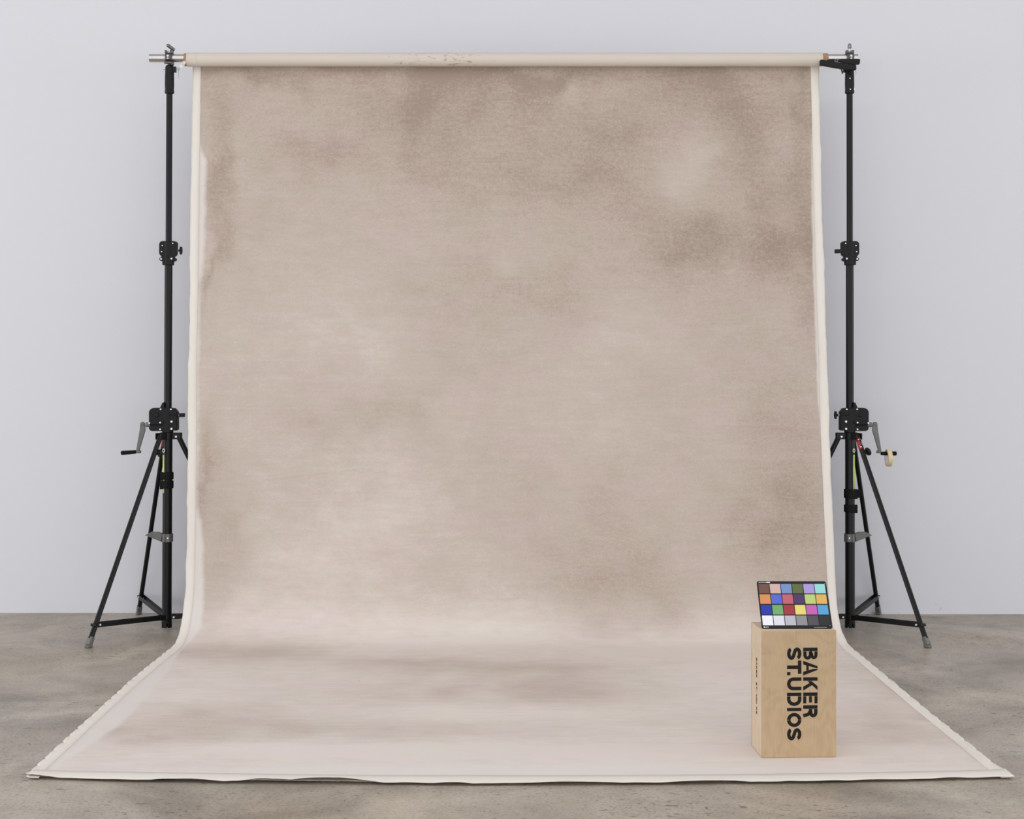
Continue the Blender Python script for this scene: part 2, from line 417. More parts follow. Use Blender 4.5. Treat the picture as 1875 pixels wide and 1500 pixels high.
def nrm(t):
    a = path_at(t-0.01); c = path_at(t+0.01)
    dy, dz = c[0]-a[0], c[1]-a[1]; l = math.hypot(dy, dz) or 1
    n = Vector((0, dz/l, -dy/l))      # towards the camera / up
    return n

bd = thing('painted_backdrop', (0, 0, 0), 'hand-painted beige canvas backdrop sweeping from crossbar roll down onto the floor', 'backdrop')

BLOBS = [(-1.18,0.53,0.219,0.094,0.35),(-0.49,0.43,0.282,0.313,0.4),(-0.6,0.48,0.069,0.172,0.3),(-0.21,0.18,0.408,0.157,0.35),(0.2,0.11,0.408,0.088,0.35),(0.2,0.62,0.408,0.282,0.3),(0.79,0.59,0.376,0.345,0.42),(1.2,0.2,0.251,0.11,0.45),(1.45,0.35,0.282,0.125,0.4),(1.45,0.62,0.188,0.188,0.35),(1.11,1.08,0.345,0.119,0.5),(1.54,1.06,0.282,0.188,0.45),(0.92,1.2,0.157,0.069,0.3),(1.7,0.71,0.056,0.251,0.3),(1.71,0.28,0.031,0.219,0.5),(1.73,1.25,0.031,0.251,0.4),(1.04,0.62,0.163,0.194,-0.75),(0.31,0.19,0.056,0.044,-0.6),(1.29,1.0,0.088,0.125,-0.35),(-0.02,1.2,0.078,0.047,-0.3),(1.67,0.46,0.069,0.1,-0.45),(0.6,0.15,0.125,0.078,-0.3),(-1.69,0.65,0.038,0.157,0.5),(-1.72,0.93,0.044,0.219,0.45),(-1.77,1.25,0.016,0.157,0.6),(-1.7,0.31,0.056,0.094,0.35),(-1.73,2.38,0.078,0.219,0.45),(-1.77,2.44,0.019,0.251,0.5),(-1.62,2.82,0.094,0.219,0.35),(-1.73,3.07,0.063,0.157,0.25),(-0.24,1.34,0.282,0.125,0.25),(0.23,1.34,0.188,0.125,0.3),(-0.27,1.69,0.282,0.251,0.22),(-1.06,2.06,0.219,0.078,0.28),(-0.68,2.08,0.157,0.119,0.3),(-0.12,2.38,0.188,0.188,0.18),(0.48,2.66,0.376,0.313,0.3),(0.76,3.16,0.266,0.15,0.42),(0.51,3.0,0.282,0.188,0.22),(1.54,2.38,0.251,0.408,0.45),(1.61,2.78,0.219,0.282,0.4),(0.54,2.28,0.078,0.188,-0.2),(-1.62,0.09,0.627,0.044,0.2),(-0.12,0.08,1.567,0.038,0.35),(-0.93,1.56,0.376,0.188,-0.25),(-1.18,2.97,0.376,0.188,-0.25),(-0.74,2.6,0.282,0.188,-0.2),(0.76,1.62,0.251,0.157,-0.25),(-1.42,3.62,0.436,0.235,0.45),(-0.61,3.97,0.334,0.134,0.3),(-1.26,5.16,0.329,0.21,0.35),(-1.52,5.54,0.265,0.169,0.35),(-0.22,4.64,0.457,0.29,0.3),(0.03,4.06,0.412,0.131,0.3),(0.32,4.53,0.258,0.299,0.25),(1.6,5.35,0.319,0.306,0.35),(1.84,4.53,0.206,0.392,0.3),(-0.54,5.35,0.502,0.144,0.25),(0.5,5.16,0.352,0.153,0.15),(-0.94,3.47,0.593,0.152,-0.3),(-0.09,5.06,0.477,0.158,-0.3),(1.2,5.73,0.535,0.064,-0.4),(-0.73,5.69,0.647,0.081,-0.4),(0.91,3.62,0.349,0.205,-0.2)]  # paint patches; the wide thin bands at the top paint in the roll's shadow
def density(x, t):
    tt = t - T_OFF
    fk = 0.35 if tt > 3.3 else 1.0
    wx = x + 0.13*n1(x*2.3, tt*2.3, 1) + 0.05*n1(x*7, tt*7, 4)+0.02*n1(x*17, tt*17, 14)
    wt = tt + fk*(0.13*n1(x*2.3, tt*2.3, 7) + 0.05*n1(x*7, tt*7, 8)+0.02*n1(x*17, tt*17, 18))
    d = 0.0
    for cx, ct, rx, rt, a in BLOBS:
        q = ((wx-cx)/rx)**2+((wt-ct)/rt)**2
        if q < 9: d += a*((0.66 if tt > 3.3 else 0.52) if a > 0 else 0.42)*math.exp(-0.5*q*(1.2 if a > 0 else 1.0)**1)*(1+0.5*n1(x*5, tt*5, 33))
    top = max(0, 1-tt/2.0)
    d += 0.22*top
    if tt > 3.0: q = min((tt-3.0)/0.42, 1); d -= 0.31*q*q*(3-2*q)  # paler wash on the floor; starts early to paint out shade in the curve
    d += 0.10*min(max(x/1.0, 0), 1)*max(0, 1-abs(tt-1.6)/2)
    return d
def primer(x, t):
    xl = lerp_tab(t, XL); xr = lerp_tab(t, XR)
    dl = x-xl; dr = xr-x; df = TL-t
    p = 0.0
    wl_ = lerp_tab(t, [(0, .035), (0.5, .04), (0.6, .085), (1.1, .088), (1.3, .065), (2.2, .055), (2.6, .055), (2.7, .08), (3.0, .10), (3.3, .11), (3.5, .06), (3.8, .08), (4.2, .13), (4.6, .15), (5.3, .16), (5.6, .13), (5.9, .09)])
    wr_ = lerp_tab(t, [(0, .03), (0.4, .045), (0.7, .06), (1.2, .065), (2.0, .06), (2.4, .035), (3.2, .03), (5.9, .045)])
    wf_ = lerp_tab(x, [(-1.8, .08), (-1.3, .11), (-0.8, .26), (0.3, .28), (1.2, .2), (1.8, .12)])
    for d, w, sf in ((dl, wl_, .06), (dr, wr_, .03), (df, wf_, .22)):
        p = max(p, min(max(0.5+(w-d)/sf, 0), 1))
    return p

NU, NV = 186, 300
bm = bmesh.new(); uvl = bm.loops.layers.uv.new('metres')
grid = []; st = []
for j in range(NV+1):
    t = TL*j/NV
    xl = lerp_tab(t, XL)+0.012; xr = lerp_tab(t, XR)-0.012
    t2 = min(t, TL-0.03)
    row = []; srow = []
    for i in range(NU+1):
        x = xl+(xr-xl)*i/NU
        row.append(bm.verts.new(surf(x, t2))); srow.append((x, t2))
    grid.append(row); st.append(srow)
for j in range(NV):
    for i in range(NU):
        f = bm.faces.new((grid[j][i], grid[j][i+1], grid[j+1][i+1], grid[j+1][i])); f.smooth = True
        for lp, (a, c) in zip(f.loops, ((i, j), (i+1, j), (i+1, j+1), (i, j+1))): lp[uvl].uv = st[c][a]
me = bpy.data.meshes.new('canvas_cloth'); bm.to_mesh(me); bm.free()
att = me.attributes.new('paint_density', 'FLOAT', 'POINT'); att.data.foreach_set('value', [density(x, t) for r in st for x, t in r])
att = me.attributes.new('primer_bare', 'FLOAT', 'POINT'); att.data.foreach_set('value', [primer(x, t) for r in st for x, t in r])
cloth = bpy.data.objects.new('canvas_cloth', me); COL.objects.link(cloth); me.materials.append(canvas_m); cloth.parent = bd
sm = cloth.modifiers.new('thickness', 'SOLIDIFY'); sm.thickness = 0.0015; sm.offset = 0

def hem(side):
    tab = XL if side < 0 else XR
    bm = bmesh.new(); rows = []
    n = int(TL/0.011)
    for j in range(n+1):
        t = TL*j/n
        e = lerp_tab(t, tab)
        fl_ = min(max((t-T_FLOOR+0.25)/0.35, 0), 1)
        if fl_ < 1:
            jit = (1-fl_)*(0.007*n1(t*1.7, side*3)+0.0045*n1(t*8, side*5)+0.002*n1(t*25, side*7))
        else: jit = 0
        ph = t/(0.115 if side < 0 else 0.17)+0.8*n1(t*1.3, side*9)
        saw = ph-math.floor(ph)
        amp = 0.016 if side < 0 else 0.006
        jit += fl_*(amp*(saw-0.5)*(0.6+0.5*n1(t*4, 2))+0.004*n1(t*30, 6))
        row = []
        w = 0.047*(1+0.06*n1(t*2, 8))
        for k, u in enumerate((0, 0.25, 0.6, 1.0)):
            x = e - side*(w*u) + side*jit*(1-u)
            p = surf(x, t)+nrm(t)*(0.0022 if k else 0.001)
            if k == 0 and fl_ > 0: p.z = max(p.z, 0.003)+fl_*0.009*max(0, math.sin(saw*PI))*(0.6+0.5*n1(t*5, 12))
            row.append(bm.verts.new(p))
        rows.append(row)
    for A, B_ in zip(rows, rows[1:]):
        for k in range(3):
            f = bm.faces.new((A[k], A[k+1], B_[k+1], B_[k])); f.smooth = True
    bmesh.ops.recalc_face_normals(bm, faces=bm.faces)
    me = bpy.data.meshes.new('side_hem'); bm.to_mesh(me); bm.free(); me.materials.append(raw_m)
    o = bpy.data.objects.new('side_hem', me); COL.objects.link(o); o.parent = bd
    s = o.modifiers.new('thickness', 'SOLIDIFY'); s.thickness = 0.003; s.offset = 0
    o['label'] = 'raw unpainted cream canvas edge'
hem(-1); hem(1)
# front hem with a frayed, slightly lifted edge
bm = bmesh.new(); rows = []
x0, x1 = -1.826, 1.886; n = int((x1-x0)/0.01)
for i in range(n+1):
    x = x0+(x1-x0)*i/n; col = []
    lift = max(0, n1(x*2.2, 21)-0.05)*0.045+max(0, n1(x*7, 22))*0.008
    if x < -1.7: lift += 0.012*(1-(x+1.826)/0.126)
    if abs(x+0.92) < 0.1: lift += 0.012*math.cos((x+0.92)/0.1*PI/2)
    jit = 0.008*n1(x*3.1, 23)+0.003*n1(x*18, 24)
    for k, u in enumerate((0, 0.2, 0.55, 1.0)):
        t = TL-0.095*u
        p = surf(x, t); p.y -= jit*(1-u); p.z += 0.003+lift*(1-u)**2
        if x > 1.83: p.y += (x-1.83)*0.6*(u-0.3) * 0.6
        col.append(bm.verts.new(p))
    rows.append(col)
for A, B_ in zip(rows, rows[1:]):
    for k in range(3):
        f = bm.faces.new((A[k], B_[k], B_[k+1], A[k+1])); f.smooth = True
me = bpy.data.meshes.new('front_hem'); bm.to_mesh(me); bm.free(); me.materials.append(raw_m)
o = bpy.data.objects.new('front_hem', me); COL.objects.link(o); o.parent = bd
s = o.modifiers.new('thickness', 'SOLIDIFY'); s.thickness = 0.003; s.offset = 1
o['label'] = 'raw unpainted cream canvas edge'

# the roll of canvas round its cardboard core
rb = MB()
prof = []
XA, XB = -1.889, 1.802
def jr(k, seg): return 0.004*n1(k*0.9, seg)
seg = 56; rings = []
stations = [(XA, .0355), (XA, .0402), (XA+.03, .0405), (-1.829, .0405), (-1.828, .0392)] + [(x, .0396) for x in [-1.82+0.1*i for i in range(36)]] + [(1.733, .0392), (1.735, .0405), (XB-.03, .0405), (XB, .0402), (XB, .0355)]
stations.sort(key=lambda s: s[0]) if False else None
for si, (x, r) in enumerate(stations):
    ring = []
    for k in range(seg):
        a = 2*PI*k/seg
        xx = x + (0.006*n1(math.cos(a)*1.5, math.sin(a)*1.5, x) if abs(x-XA) < 1e-6 or abs(x-XB) < 1e-6 else 0)
        ring.append(rb.bm.verts.new((xx, BAR_Y+r*math.cos(a), ROLL_Z+r*math.sin(a))))
    rings.append(ring)
for A, B_ in zip(rings, rings[1:]):
    for k in range(seg): rb.bm.faces.new((A[k], A[(k+1) % seg], B_[(k+1) % seg], B_[k]))
rb.build('canvas_roll', roll_m, bd, label='rolled part of the canvas, unpainted back outwards')
cb = MB(); ri, ro = 0.0325, 0.0372
cb.lathe((-1.903, BAR_Y, ROLL_Z), (1, 0, 0), [(0, ri), (0, ro), (3.737, ro), (3.737, ri)], 40, closed=True)
cb.build('cardboard_core', card, bd)
# torn cloth tab with wire ring at the left end of the roll
tb = MB()
pts = [(-1.888, BAR_Y-.03, 3.312), (-1.9, BAR_Y-.034, 3.296), (-1.909, BAR_Y-.036, 3.28), (-1.921, BAR_Y-.036, 3.267)]
for a, c, w in zip(pts, pts[1:], (.016, .02, .016)): tb.bar(a, c, 0.003, w, (0, 1, 0))
tb.build('cloth_tab', raw_m, bd)
tb = MB(); tb.tube([(-1.903+.006*math.cos(a), BAR_Y-.041, 3.288+.006*math.sin(a)) for a in [2*PI*k/12 for k in range(13)]]+[(-1.893, BAR_Y-.041, 3.3), (-1.89, BAR_Y-.041, 3.306)], 0.0011, 6)
tb.build('wire_tie', chrome, bd)

# ------------------------------------------------------------------ crossbar
b = MB(); b.lathe((-2.107, BAR_Y, BAR_Z), (1, 0, 0), [(0, .021), (0, .0238), (4.117, .0238), (4.117, .021)], 36, closed=True)
o = b.build('crossbar', alu); tag(o, 'long silver metal pipe carrying the canvas roll, clamped to both stands', 'pipe')

# ------------------------------------------------------------------ light stands
def arc(cx, cz, r, a0, a1, n=6):
    return [(cx+r*math.cos(math.radians(a0+(a1-a0)*i/n)), cz+r*math.sin(math.radians(a0+(a1-a0)*i/n))) for i in range(n+1)]

def make_stand(ox, o, shear, label):
    """ox: column x at the floor; o: outward direction (-1 left stand, +1 right stand)"""
    g = thing('wind_up_stand', (ox, BAR_Y, 0), label, 'light stand', None)
    def B_(mb, name, mat, parent=g, bevel=0.0, label=None): return mb.build(name, mat, parent, bevel, shear, 35, label)
    X = lambda v: v*o
    # columns
    b = MB(); b.cyl((0, 0, .055), (0, 0, 1.165), .0275, seg=36)
    B_(b, 'base_column', black)
    b = MB()   # slotted foot of the column
    b.cyl((0, 0, .045), (0, 0, .062), .029, seg=32)
    for k in range(6):
        a = 2*PI*k/6+.35; b.box((.0235*math.cos(a), .0235*math.sin(a), .033), (.010, .019, .034), Matrix.Rotation(a, 3, 'Z'))
    B_(b, 'column_foot', black_plastic, bevel=.001)
    b = MB(); b.cyl((0, 0, 1.16), (0, 0, 2.14), .0222, seg=36); B_(b, 'middle_column', black)
    b = MB(); b.cyl((0, 0, 2.14), (0, 0, 3.13), .0178, seg=36); B_(b, 'upper_column', black)
    # socket at the top
    b = MB(); b.lathe((0, 0, 3.121), (0, 0, 1), [(0, .022), (.003, .0265), (.018, .0275), (.02, .0255), (.05, .027), (.1, .0265), (.152, .0245), (.163, .022)], 32)
    b.box((X(-.024), 0, 3.262), (.028, .03, .032))
    so = B_(b, 'top_socket', black, bevel=.001)
    b = MB(); b.cyl((X(-.036), 0, 3.265), (X(-.058), 0, 3.265), .0028, seg=10)
    if o < 0: b.cyl((X(-.053), 0, 3.272), (X(-.054), 0, 3.215), .0028, seg=10).cyl((X(-.053), 0, 3.273), (X(-.053), -.004, 3.258), .005, seg=12)
    else: b.cyl((X(-.053), -.01, 3.272), (X(-.044), -.012, 3.235), .0032, seg=10)
    B_(b, 'locking_pin', chrome if o < 0 else black, so)
    b = MB(); b.cyl((X(.024), 0, 3.262), (X(.038), 0, 3.262), .002, seg=8)
    if o > 0: b.cyl((X(.036), 0, 3.268), (X(.037), 0, 3.23), .0013, seg=8)
    B_(b, 'safety_pin', chrome, so)
    if o > 0:
        for (vx, z) in ((-.004, 3.206), (-.002, 3.142), (.022, 3.142)):
            b = MB(); b.cyl((X(vx), -.024, z), (X(vx), -.031, z), .0036, seg=12); B_(b, 'bolt', bolt_m, so)
    # middle collar
    Z0 = 2.202
    pts = [(-.049, -.006)] + arc(-.037, .046, .0155, 180, 90, 4)[:0]
    outl = ([(.050, -.01)] + arc(.030, .041, .020, 0, 90, 5) + arc(-.035, .046, .015, 90, 180, 4) + [(-.049, -.008), (-.045, -.020), (-.033, -.028), (-.033, -.034), (-.041, -.037), (-.045, -.044), (-.041, -.052), (-.034, -.055), (-.028, -.056), (-.027, -.078), (.031, -.078), (.031, -.056), (.038, -.055), (.045, -.052), (.049, -.044), (.046, -.036), (.039, -.033), (.036, -.028), (.045, -.020)])
    # local +v = outward
    b = MB(); b.prism([(X(v), Z0+z-.0) for v, z in outl], -.026, .026)
    b.cyl((0, 0, 2.125), (0, 0, 2.262), .0305, seg=32)
    cl = B_(b, 'locking_collar', black_plastic, bevel=.002)
    for v, z, r in ((.030, .034, .0035), (.034, -.001, .0035), (-.030, .047, .0035), (.037, -.043, .005), (-.024, -.042, .005)):
        b = MB(); b.cyl((X(v), -.024, Z0+z), (X(v), -.0305 if abs(v) > .029 else -.034, Z0+z), r, seg=14); B_(b, 'bolt', bolt_m, cl)
    def knob(parent, x, z, dirx, turned):
        b = MB(); b.cyl((x, 0, z), (x+dirx*.014, 0, z), .003, seg=10); B_(b, 'knob_screw', chrome, parent)
        b = MB(); b.cyl((x+dirx*.010, 0, z), (x+dirx*.02, 0, z), .007, seg=14)
        xa, xb = x+dirx*.017, x+dirx*.033
        w = .046; pr = [(xa+dirx*.003, z-w/2), (xb-dirx*.004, z-w/2), (xb, z-w*.28), (xb+dirx*.001, z), (xb, z+w*.28), (xb-dirx*.002, z+w/2), (xa+dirx*.003, z+w/2), (xa, z)]
        if turned:
            b.prism([(p[1]-z, p[0]) for p in pr], z-.008, z+.008, 'z') if False else b.box(((xa+xb)/2, 0, z), (.027, .044, .022))
        else: b.prism(pr, -.008, .008)
        B_(b, 'tightening_knob', black_plastic, parent, bevel=.002)
    knob(cl, X(-.046), 2.209 if o < 0 else 2.205, -o, o > 0)
    # gear box
    outl = ([(-.041, 1.292), (-.059, 1.270), (-.060, 1.168), (-.052, 1.162), (-.03, 1.166), (-.024, 1.155), (.02, 1.155), (.026, 1.160), (.026, 1.160)]
            + arc(.083, 1.180, .020, -90, 0, 5) + arc(.076, 1.266, .028, 0, 90, 6) + [(.040, 1.294), (.026, 1.326), (.016, 1.326), (.014, 1.294)])
    outl = [p for i, p in enumerate(outl) if i == 0 or p != outl[i-1]]
    b = MB(); b.prism([(X(v), z) for v, z in outl], -.030, .032)
    b.cyl((0, 0, 1.15), (0, 0, 1.294), .0325, seg=32)
    b.box((X(.055), -.031, 1.212), (.078, .010, .016)); b.cyl((X(.057), -.030, 1.253), (X(.057), -.036, 1.253), .012, seg=20)
    b.box((X(-.035), -.031, 1.256), (.05, .008, .010)); b.cyl((X(.025), -.022, 1.205), (X(.1), -.022, 1.205), .015, seg=20)
    gb = B_(b, 'gear_box', black_plastic, bevel=.003)
    for v, z, r in ((.034, 1.287, .0045), (-.026, 1.287, .0045), (.036, 1.210, .0048), (-.030, 1.216, .006), (.036, 1.171, .0045), (-.030, 1.174, .006), (.099, 1.207, .0048)):
        b = MB(); b.cyl((X(v), -.026, z), (X(v), -.0385, z), r, seg=14); B_(b, 'bolt', bolt_m, gb)
    knob(gb, X(-.058), 1.252, -o, o < 0)
    # crank
    b = MB(); b.cyl((X(.095), -.02, 1.197), (X(.122), -.02, 1.197), .0145, seg=20)
    pv = Vector((X(.141), 0, 1.201)); en = Vector((X(.165), 0, 1.046))
    d = (en-pv); pw = Vector((-d.z, 0, d.x)).normalized()
    L_ = [pv+Vector((X(.013*math.cos(a)), 0, .013*math.sin(a))) for a in [math.radians(q) for q in (0, 30, 60, 90, 120, 150, 180)]]
    outl = [(p.x, p.z) for p in L_] + [(X(.125), 1.165), (X(.158), 1.052), (X(.158), 1.034), (X(.174), 1.034), (X(.176), 1.052), (X(.157), 1.165)]
    b.prism(outl, -.030, -.012)
    b.cyl((pv.x, -.033, pv.z), (pv.x, -.009, pv.z), .008, seg=20)
    b.cyl((X(.150), -.021, 1.040), (X(.177), -.021, 1.040), .009, seg=18)
    cr_ = B_(b, 'crank_arm', cast, bevel=.002)
    gz = 1.033 if o < 0 else 1.022
    b = MB()
    dz = -.007 if o < 0 else 0.0
    zg = 1.040 if o < 0 else 1.030
    b.lathe((X(.174), -.021, zg), (X(1), 0, dz/.09), [(0, .008), (.006, .0105), (.05, .0118), (.085, .0125), (.091, .0105)], 24)
    B_(b, 'crank_grip', rubber, cr_)
    # leg yoke
    b = MB(); b.cyl((0, 0, 1.112), (0, 0, 1.15), .034, seg=32)
    dirs = [(o*math.cos(math.radians(60)), -math.sin(math.radians(60))), (o*math.cos(math.radians(61)), math.sin(math.radians(61))), (-o, 0.0)]
    for dx, dy in dirs:
        R_ = Matrix.Rotation(math.atan2(dy, dx), 3, 'Z')
        for s_ in (-1, 1):
            b.box((dx*.055-dy*s_*.0195, dy*.055+dx*s_*.0195, 1.131), (.05, .005, .037), R_)
    yk = B_(b, 'leg_yoke', black, bevel=.0015)
    for v, z, yy in ((.018, 1.128, -.036), (-.054, 1.128, -.024)):
        b = MB(); b.cyl((X(v), yy+.006, z), (X(v), yy-.005, z), .006, seg=14); B_(b, 'bolt', bolt_m, yk)
    # bottom collar and braces
    b = MB(); b.cyl((0, 0, .068), (0, 0, .094), .034, seg=32)
    for dx, dy in dirs:
        R_ = Matrix.Rotation(math.atan2(dy, dx), 3, 'Z')
        for s_ in (-1, 1): b.box((dx*.05-dy*s_*.0165, dy*.05+dx*s_*.0165, .081), (.045, .004, .026), R_)
    bc = B_(b, 'brace_collar', black, bevel=.0015)
    for v, z, yy in ((.02, .08, -.035), (-.045, .080, -.02)):
        b = MB(); b.cyl((X(v), yy+.006, z), (X(v), yy-.004, z), .0055, seg=12); B_(b, 'bolt', bolt_m, bc)
    RL = .615
    for i, (dx, dy) in enumerate(dirs):
        dv = Vector((dx, dy, 0)); side = Vector((-dy, dx, 0))
        top = dv*.058+Vector((0, 0, 1.135)); foot = dv*RL+Vector((0, 0, .002)); ax = (foot-top).normalized()
        b = MB()
        b.cyl(top, foot-ax*.05, .0135, seg=20)
        # extruded spine along the outer side of the tube
        out = side.cross(ax).normalized()
        if out.z < 0: out = -out
        b.bar(top+out*.011, foot-ax*.05+out*.011, .010, .010, tuple(side))
        lg = B_(b, 'leg', black)
        b = MB(); b.bar(foot-ax*.062, foot-ax*.012, .029, .029, tuple(side))
        # flat shoe on the floor
        b.box((foot.x-dx*.006, foot.y-dy*.006, .009), (.034, .031, .016), Matrix.Rotation(math.atan2(dy, dx), 3, 'Z'))
        B_(b, 'foot', cast if i == 0 else rubber if i == 2 else cast, lg, bevel=.004)
        # brace: two flat bars either side of the leg
        q = (.118-top.z)/(foot.z-top.z); at = top+(foot-top)*q
        b0 = dv*.055+Vector((0, 0, .081))
        b = MB()
        for s_ in (-1, 1):
            b.bar(b0+side*s_*.0135, at+side*s_*.0165, .0035, .026, tuple(side))
        br = B_(b, 'brace', black, bevel=.0008)
        sd = -side if side.y > 0 else side
        e = at - dv*.012 + sd*.02
        b = MB(); b.cyl(e-sd*.004, e+sd*.004, .0055, seg=12); B_(b, 'bolt', bolt_m, br)
        b = MB(); b.cyl(at+dv*.012-side*.019, at+dv*.012+side*.019, .009, seg=14); B_(b, 'rivet', black_plastic, br)
        if i == 0:   # levelling knob and red label on the front leg
            q = (1.03-top.z)/(foot.z-top.z); p = top+(foot-top)*q
            kd = Vector((o*.85, .3, .42)).normalized() if o > 0 else Vector((.8, .6, .1)).normalized()
            b = MB(); b.lathe(p+kd*.014, kd, [(0, .006), (.012, .006), (.012, .020), (.018, .024), (.026, .024), (.03, .02)], 24)
            B_(b, 'levelling_knob', black_plastic, lg)
            if o > 0:
                fr = Vector((0, -1, 0)); fr = (fr-ax*fr.dot(ax)).normalized(); u = ax.cross(fr)
                def patch(name, mat, a0, a1, h0, h1, r=.0146, par=lg):
                    b = MB(); vs = []
                    nn = 10
                    for h in (h0, h1):
                        vs.append([b.bm.verts.new(top+ax*h+(fr*math.cos(a0+(a1-a0)*k/nn)+u*math.sin(a0+(a1-a0)*k/nn))*r) for k in range(nn+1)])
                    for k in range(nn): b.bm.faces.new((vs[0][k], vs[0][k+1], vs[1][k+1], vs[1][k]))
                    ob = B_(b, name, mat, par); sd_ = ob.modifiers.new('t', 'SOLIDIFY'); sd_.thickness = .0008
                    return ob
                patch('red_label', redlab, -1.5, 1.5, .012, .088)
                # a white triangle sign with a line above it on the red label
                for nm, poly in (('warning_mark', [(-.6, .045), (.7, .068), (-.75, .068)]), ('warning_mark', [(-.6, .026), (.4, .026), (.4, .031), (-.6, .031)]), ('warning_mark', [(-.2, .072), (.5, .072), (.5, .078), (-.2, .078)])):
                    b = MB(); vs = [b.bm.verts.new(top+ax*h+(fr*math.cos(a)+u*math.sin(a))*.0162) for a, h in poly]; b.bm.faces.new(vs)
                    ob = B_(b, nm, whitelab, lg); sd_ = ob.modifiers.new('t', 'SOLIDIFY'); sd_.thickness = .0006
        if i == 1 and o < 0:
            b = MB(); b.cyl(top+ax*.03, top+ax*.075, .0142, seg=20); B_(b, 'red_label', redlab, lg)
    # labels wrapped on the lower column
    def wrap(name, mat, a0, a1, z0, z1, r=.0282, lab=None):
        b = MB(); rows = []
        for z in (z0, z1):
            rows.append([b.bm.verts.new((X(math.sin(a0+(a1-a0)*k/8))*r, -math.cos(a0+(a1-a0)*k/8)*r, z)) for k in range(9)])
        for k in range(8): b.bm.faces.new((rows[0][k], rows[0][k+1], rows[1][k+1], rows[1][k]))
        ob = B_(b, name, mat); s_ = ob.modifiers.new('t', 'SOLIDIFY'); s_.thickness = .0006
        if lab: ob['label'] = lab
        return ob
    wrap('lime_label', hivis, .55, 1.45, .80 if o < 0 else .822, 1.022, lab='lime green warning strip')
    # tiny dark lines of print on the lime strip
    b = MB()
    z = .83
    while z < 1.01:
        a = 1.0; w_ = .004+.003*random.random()
        b.box((X(math.sin(a)*.0288), -math.cos(a)*.0288, z), (.008, .0006, .0016), Matrix.Rotation(X(1)*a, 3, 'Z')); z += .013
    B_(b, 'label_print', ink)
    a = .75
    b = MB(); nd = Vector((X(math.sin(a)), -math.cos(a), 0)); b.cyl(Vector((0, 0, 1.047))+nd*.0272, Vector((0, 0, 1.047))+nd*.0284, .0125, seg=20)
    rl = B_(b, 'round_label', whitelab)
    b = MB(); b.cyl(Vector((0, 0, 1.047))+nd*.0282, Vector((0, 0, 1.047))+nd*.0288, .006, seg=16); B_(b, 'label_print', ink, rl)
    # straps
    for z0, z1 in (((.878, .921), (.826, .872)) if o < 0 else ((.770, .822), (.688, .732))):
        b = MB(); b.lathe((0, 0, z0), (0, 0, 1), [(0, .031), (.003, .035), (z1-z0-.003, .035), (z1-z0, .031)], 32)
        b.box((X(.030), -.016, (z0+z1)/2-.002), (.018, .02, z1-z0+.004))
        if o > 0 and z0 > .75: b.box((X(.044), -.006, (z0+z1)/2), (.03, .016, z1-z0-.004))
        B_(b, 'strap', rubber, bevel=.0015)
    # foot pedal
    b = MB(); b.lathe((0, 0, .515), (0, 0, 1), [(0, .029), (0, .034), (.048, .034), (.048, .029)], 32, closed=True)
    b.box((X(-.012), -.034, .539), (.022, .008, .044)); b.box((X(.009), -.034, .539), (.010, .008, .044))
    b.prism([(X(.022), .562), (X(.048), .572), (X(.088), .574), (X(.124), .556), (X(.106), .549), (X(.03), .519)], -.028, .010)
    pd = B_(b, 'foot_pedal', cast, bevel=.003, label='grey cast metal foot pedal')
    b = MB(); b.cyl((X(-.012), -.036, .541), (X(-.012), -.042, .541), .004, seg=12); B_(b, 'bolt', bolt_m, pd)
    return g

make_stand(-2.008, -1, .0050, 'black crank-up light stand left of the backdrop, winding handle without any tape roll')
make_stand(1.966, 1, -.0008, 'black crank-up light stand right of the backdrop, tape roll hanging on its handle')

# ------------------------------------------------------------------ pipe clamps
def pipe_clamp(cx, kind, label):
    g = thing('pipe_clamp', (cx, BAR_Y, 3.284), label, 'clamp')
    zc = BAR_Z-3.284
    b = MB(); b.lathe((-.021, 0, zc), (1, 0, 0), [(0, .0243), (0, .031), (.01, .034), (.032, .034), (.042, .031), (.042, .0243)], 32, closed=True)
    b.cyl((0, 0, -.002), (0, 0, .014), .012, seg=20)
    b.box((-.018, -.005, .079), (.012, .03, .018)); b.box((.016, -.005, .079), (.014, .03, .018))
    b.box((0, -.034, zc), (.030, .012, .030)); b.box((0, -.03, .012), (.046, .02, .012)); b.box((.022, -.02, .009), (.014, .03, .018))
    o = b.build('clamp_jaw', simple('worn_steel_'+kind, (96, 92, 90), 0.35, 0.9, 0.3, 70), g, .0015)
    b = MB(); b.cyl((0, -.038, zc+.006), (0, -.045, zc+.006), .007, seg=6); b.cyl((0, -.04, zc-.008), (0, -.046, zc-.008), .005, seg=12); b.build('bolt', chrome, o)
    if kind == 'tilted':
        b = MB(); b.cyl((0, -.012, zc+.03), (.003, -.012, zc+.046), .006, seg=14)
        b.build('clamp_screw', chrome, g)
        b = MB(); b.bar((-.006, -.03, zc+.072), (.024, .012, zc+.050), .016, .018, (0, 0, 1)); b.build('clamp_handle', simple('grey_steel_handle', (130, 128, 126), 0.4, 0.8, 0.2, 70), g, .003)
    else:
        b = MB(); b.cyl((0, 0, zc+.03), (0, 0, zc+.058), .0068, seg=16); b.build('clamp_screw', chrome, g)
        b = MB(); b.lathe((0, 0, zc+.055), (0, 0, 1), [(0, .006), (.004, .0115), (.016, .0118), (.026, .009), (.031, .004)], 20)
        b.build('clamp_handle', simple('grey_steel_knob', (140, 140, 142), 0.35, 0.8, 0.2, 70), g)
    return g
pipe_clamp(-1.992, 'tilted', 'steel pipe clamp gripping the crossbar on the left stand, handle tilted')
pipe_clamp(1.9633, 'upright', 'steel pipe clamp gripping the crossbar on the right stand, upright knob')

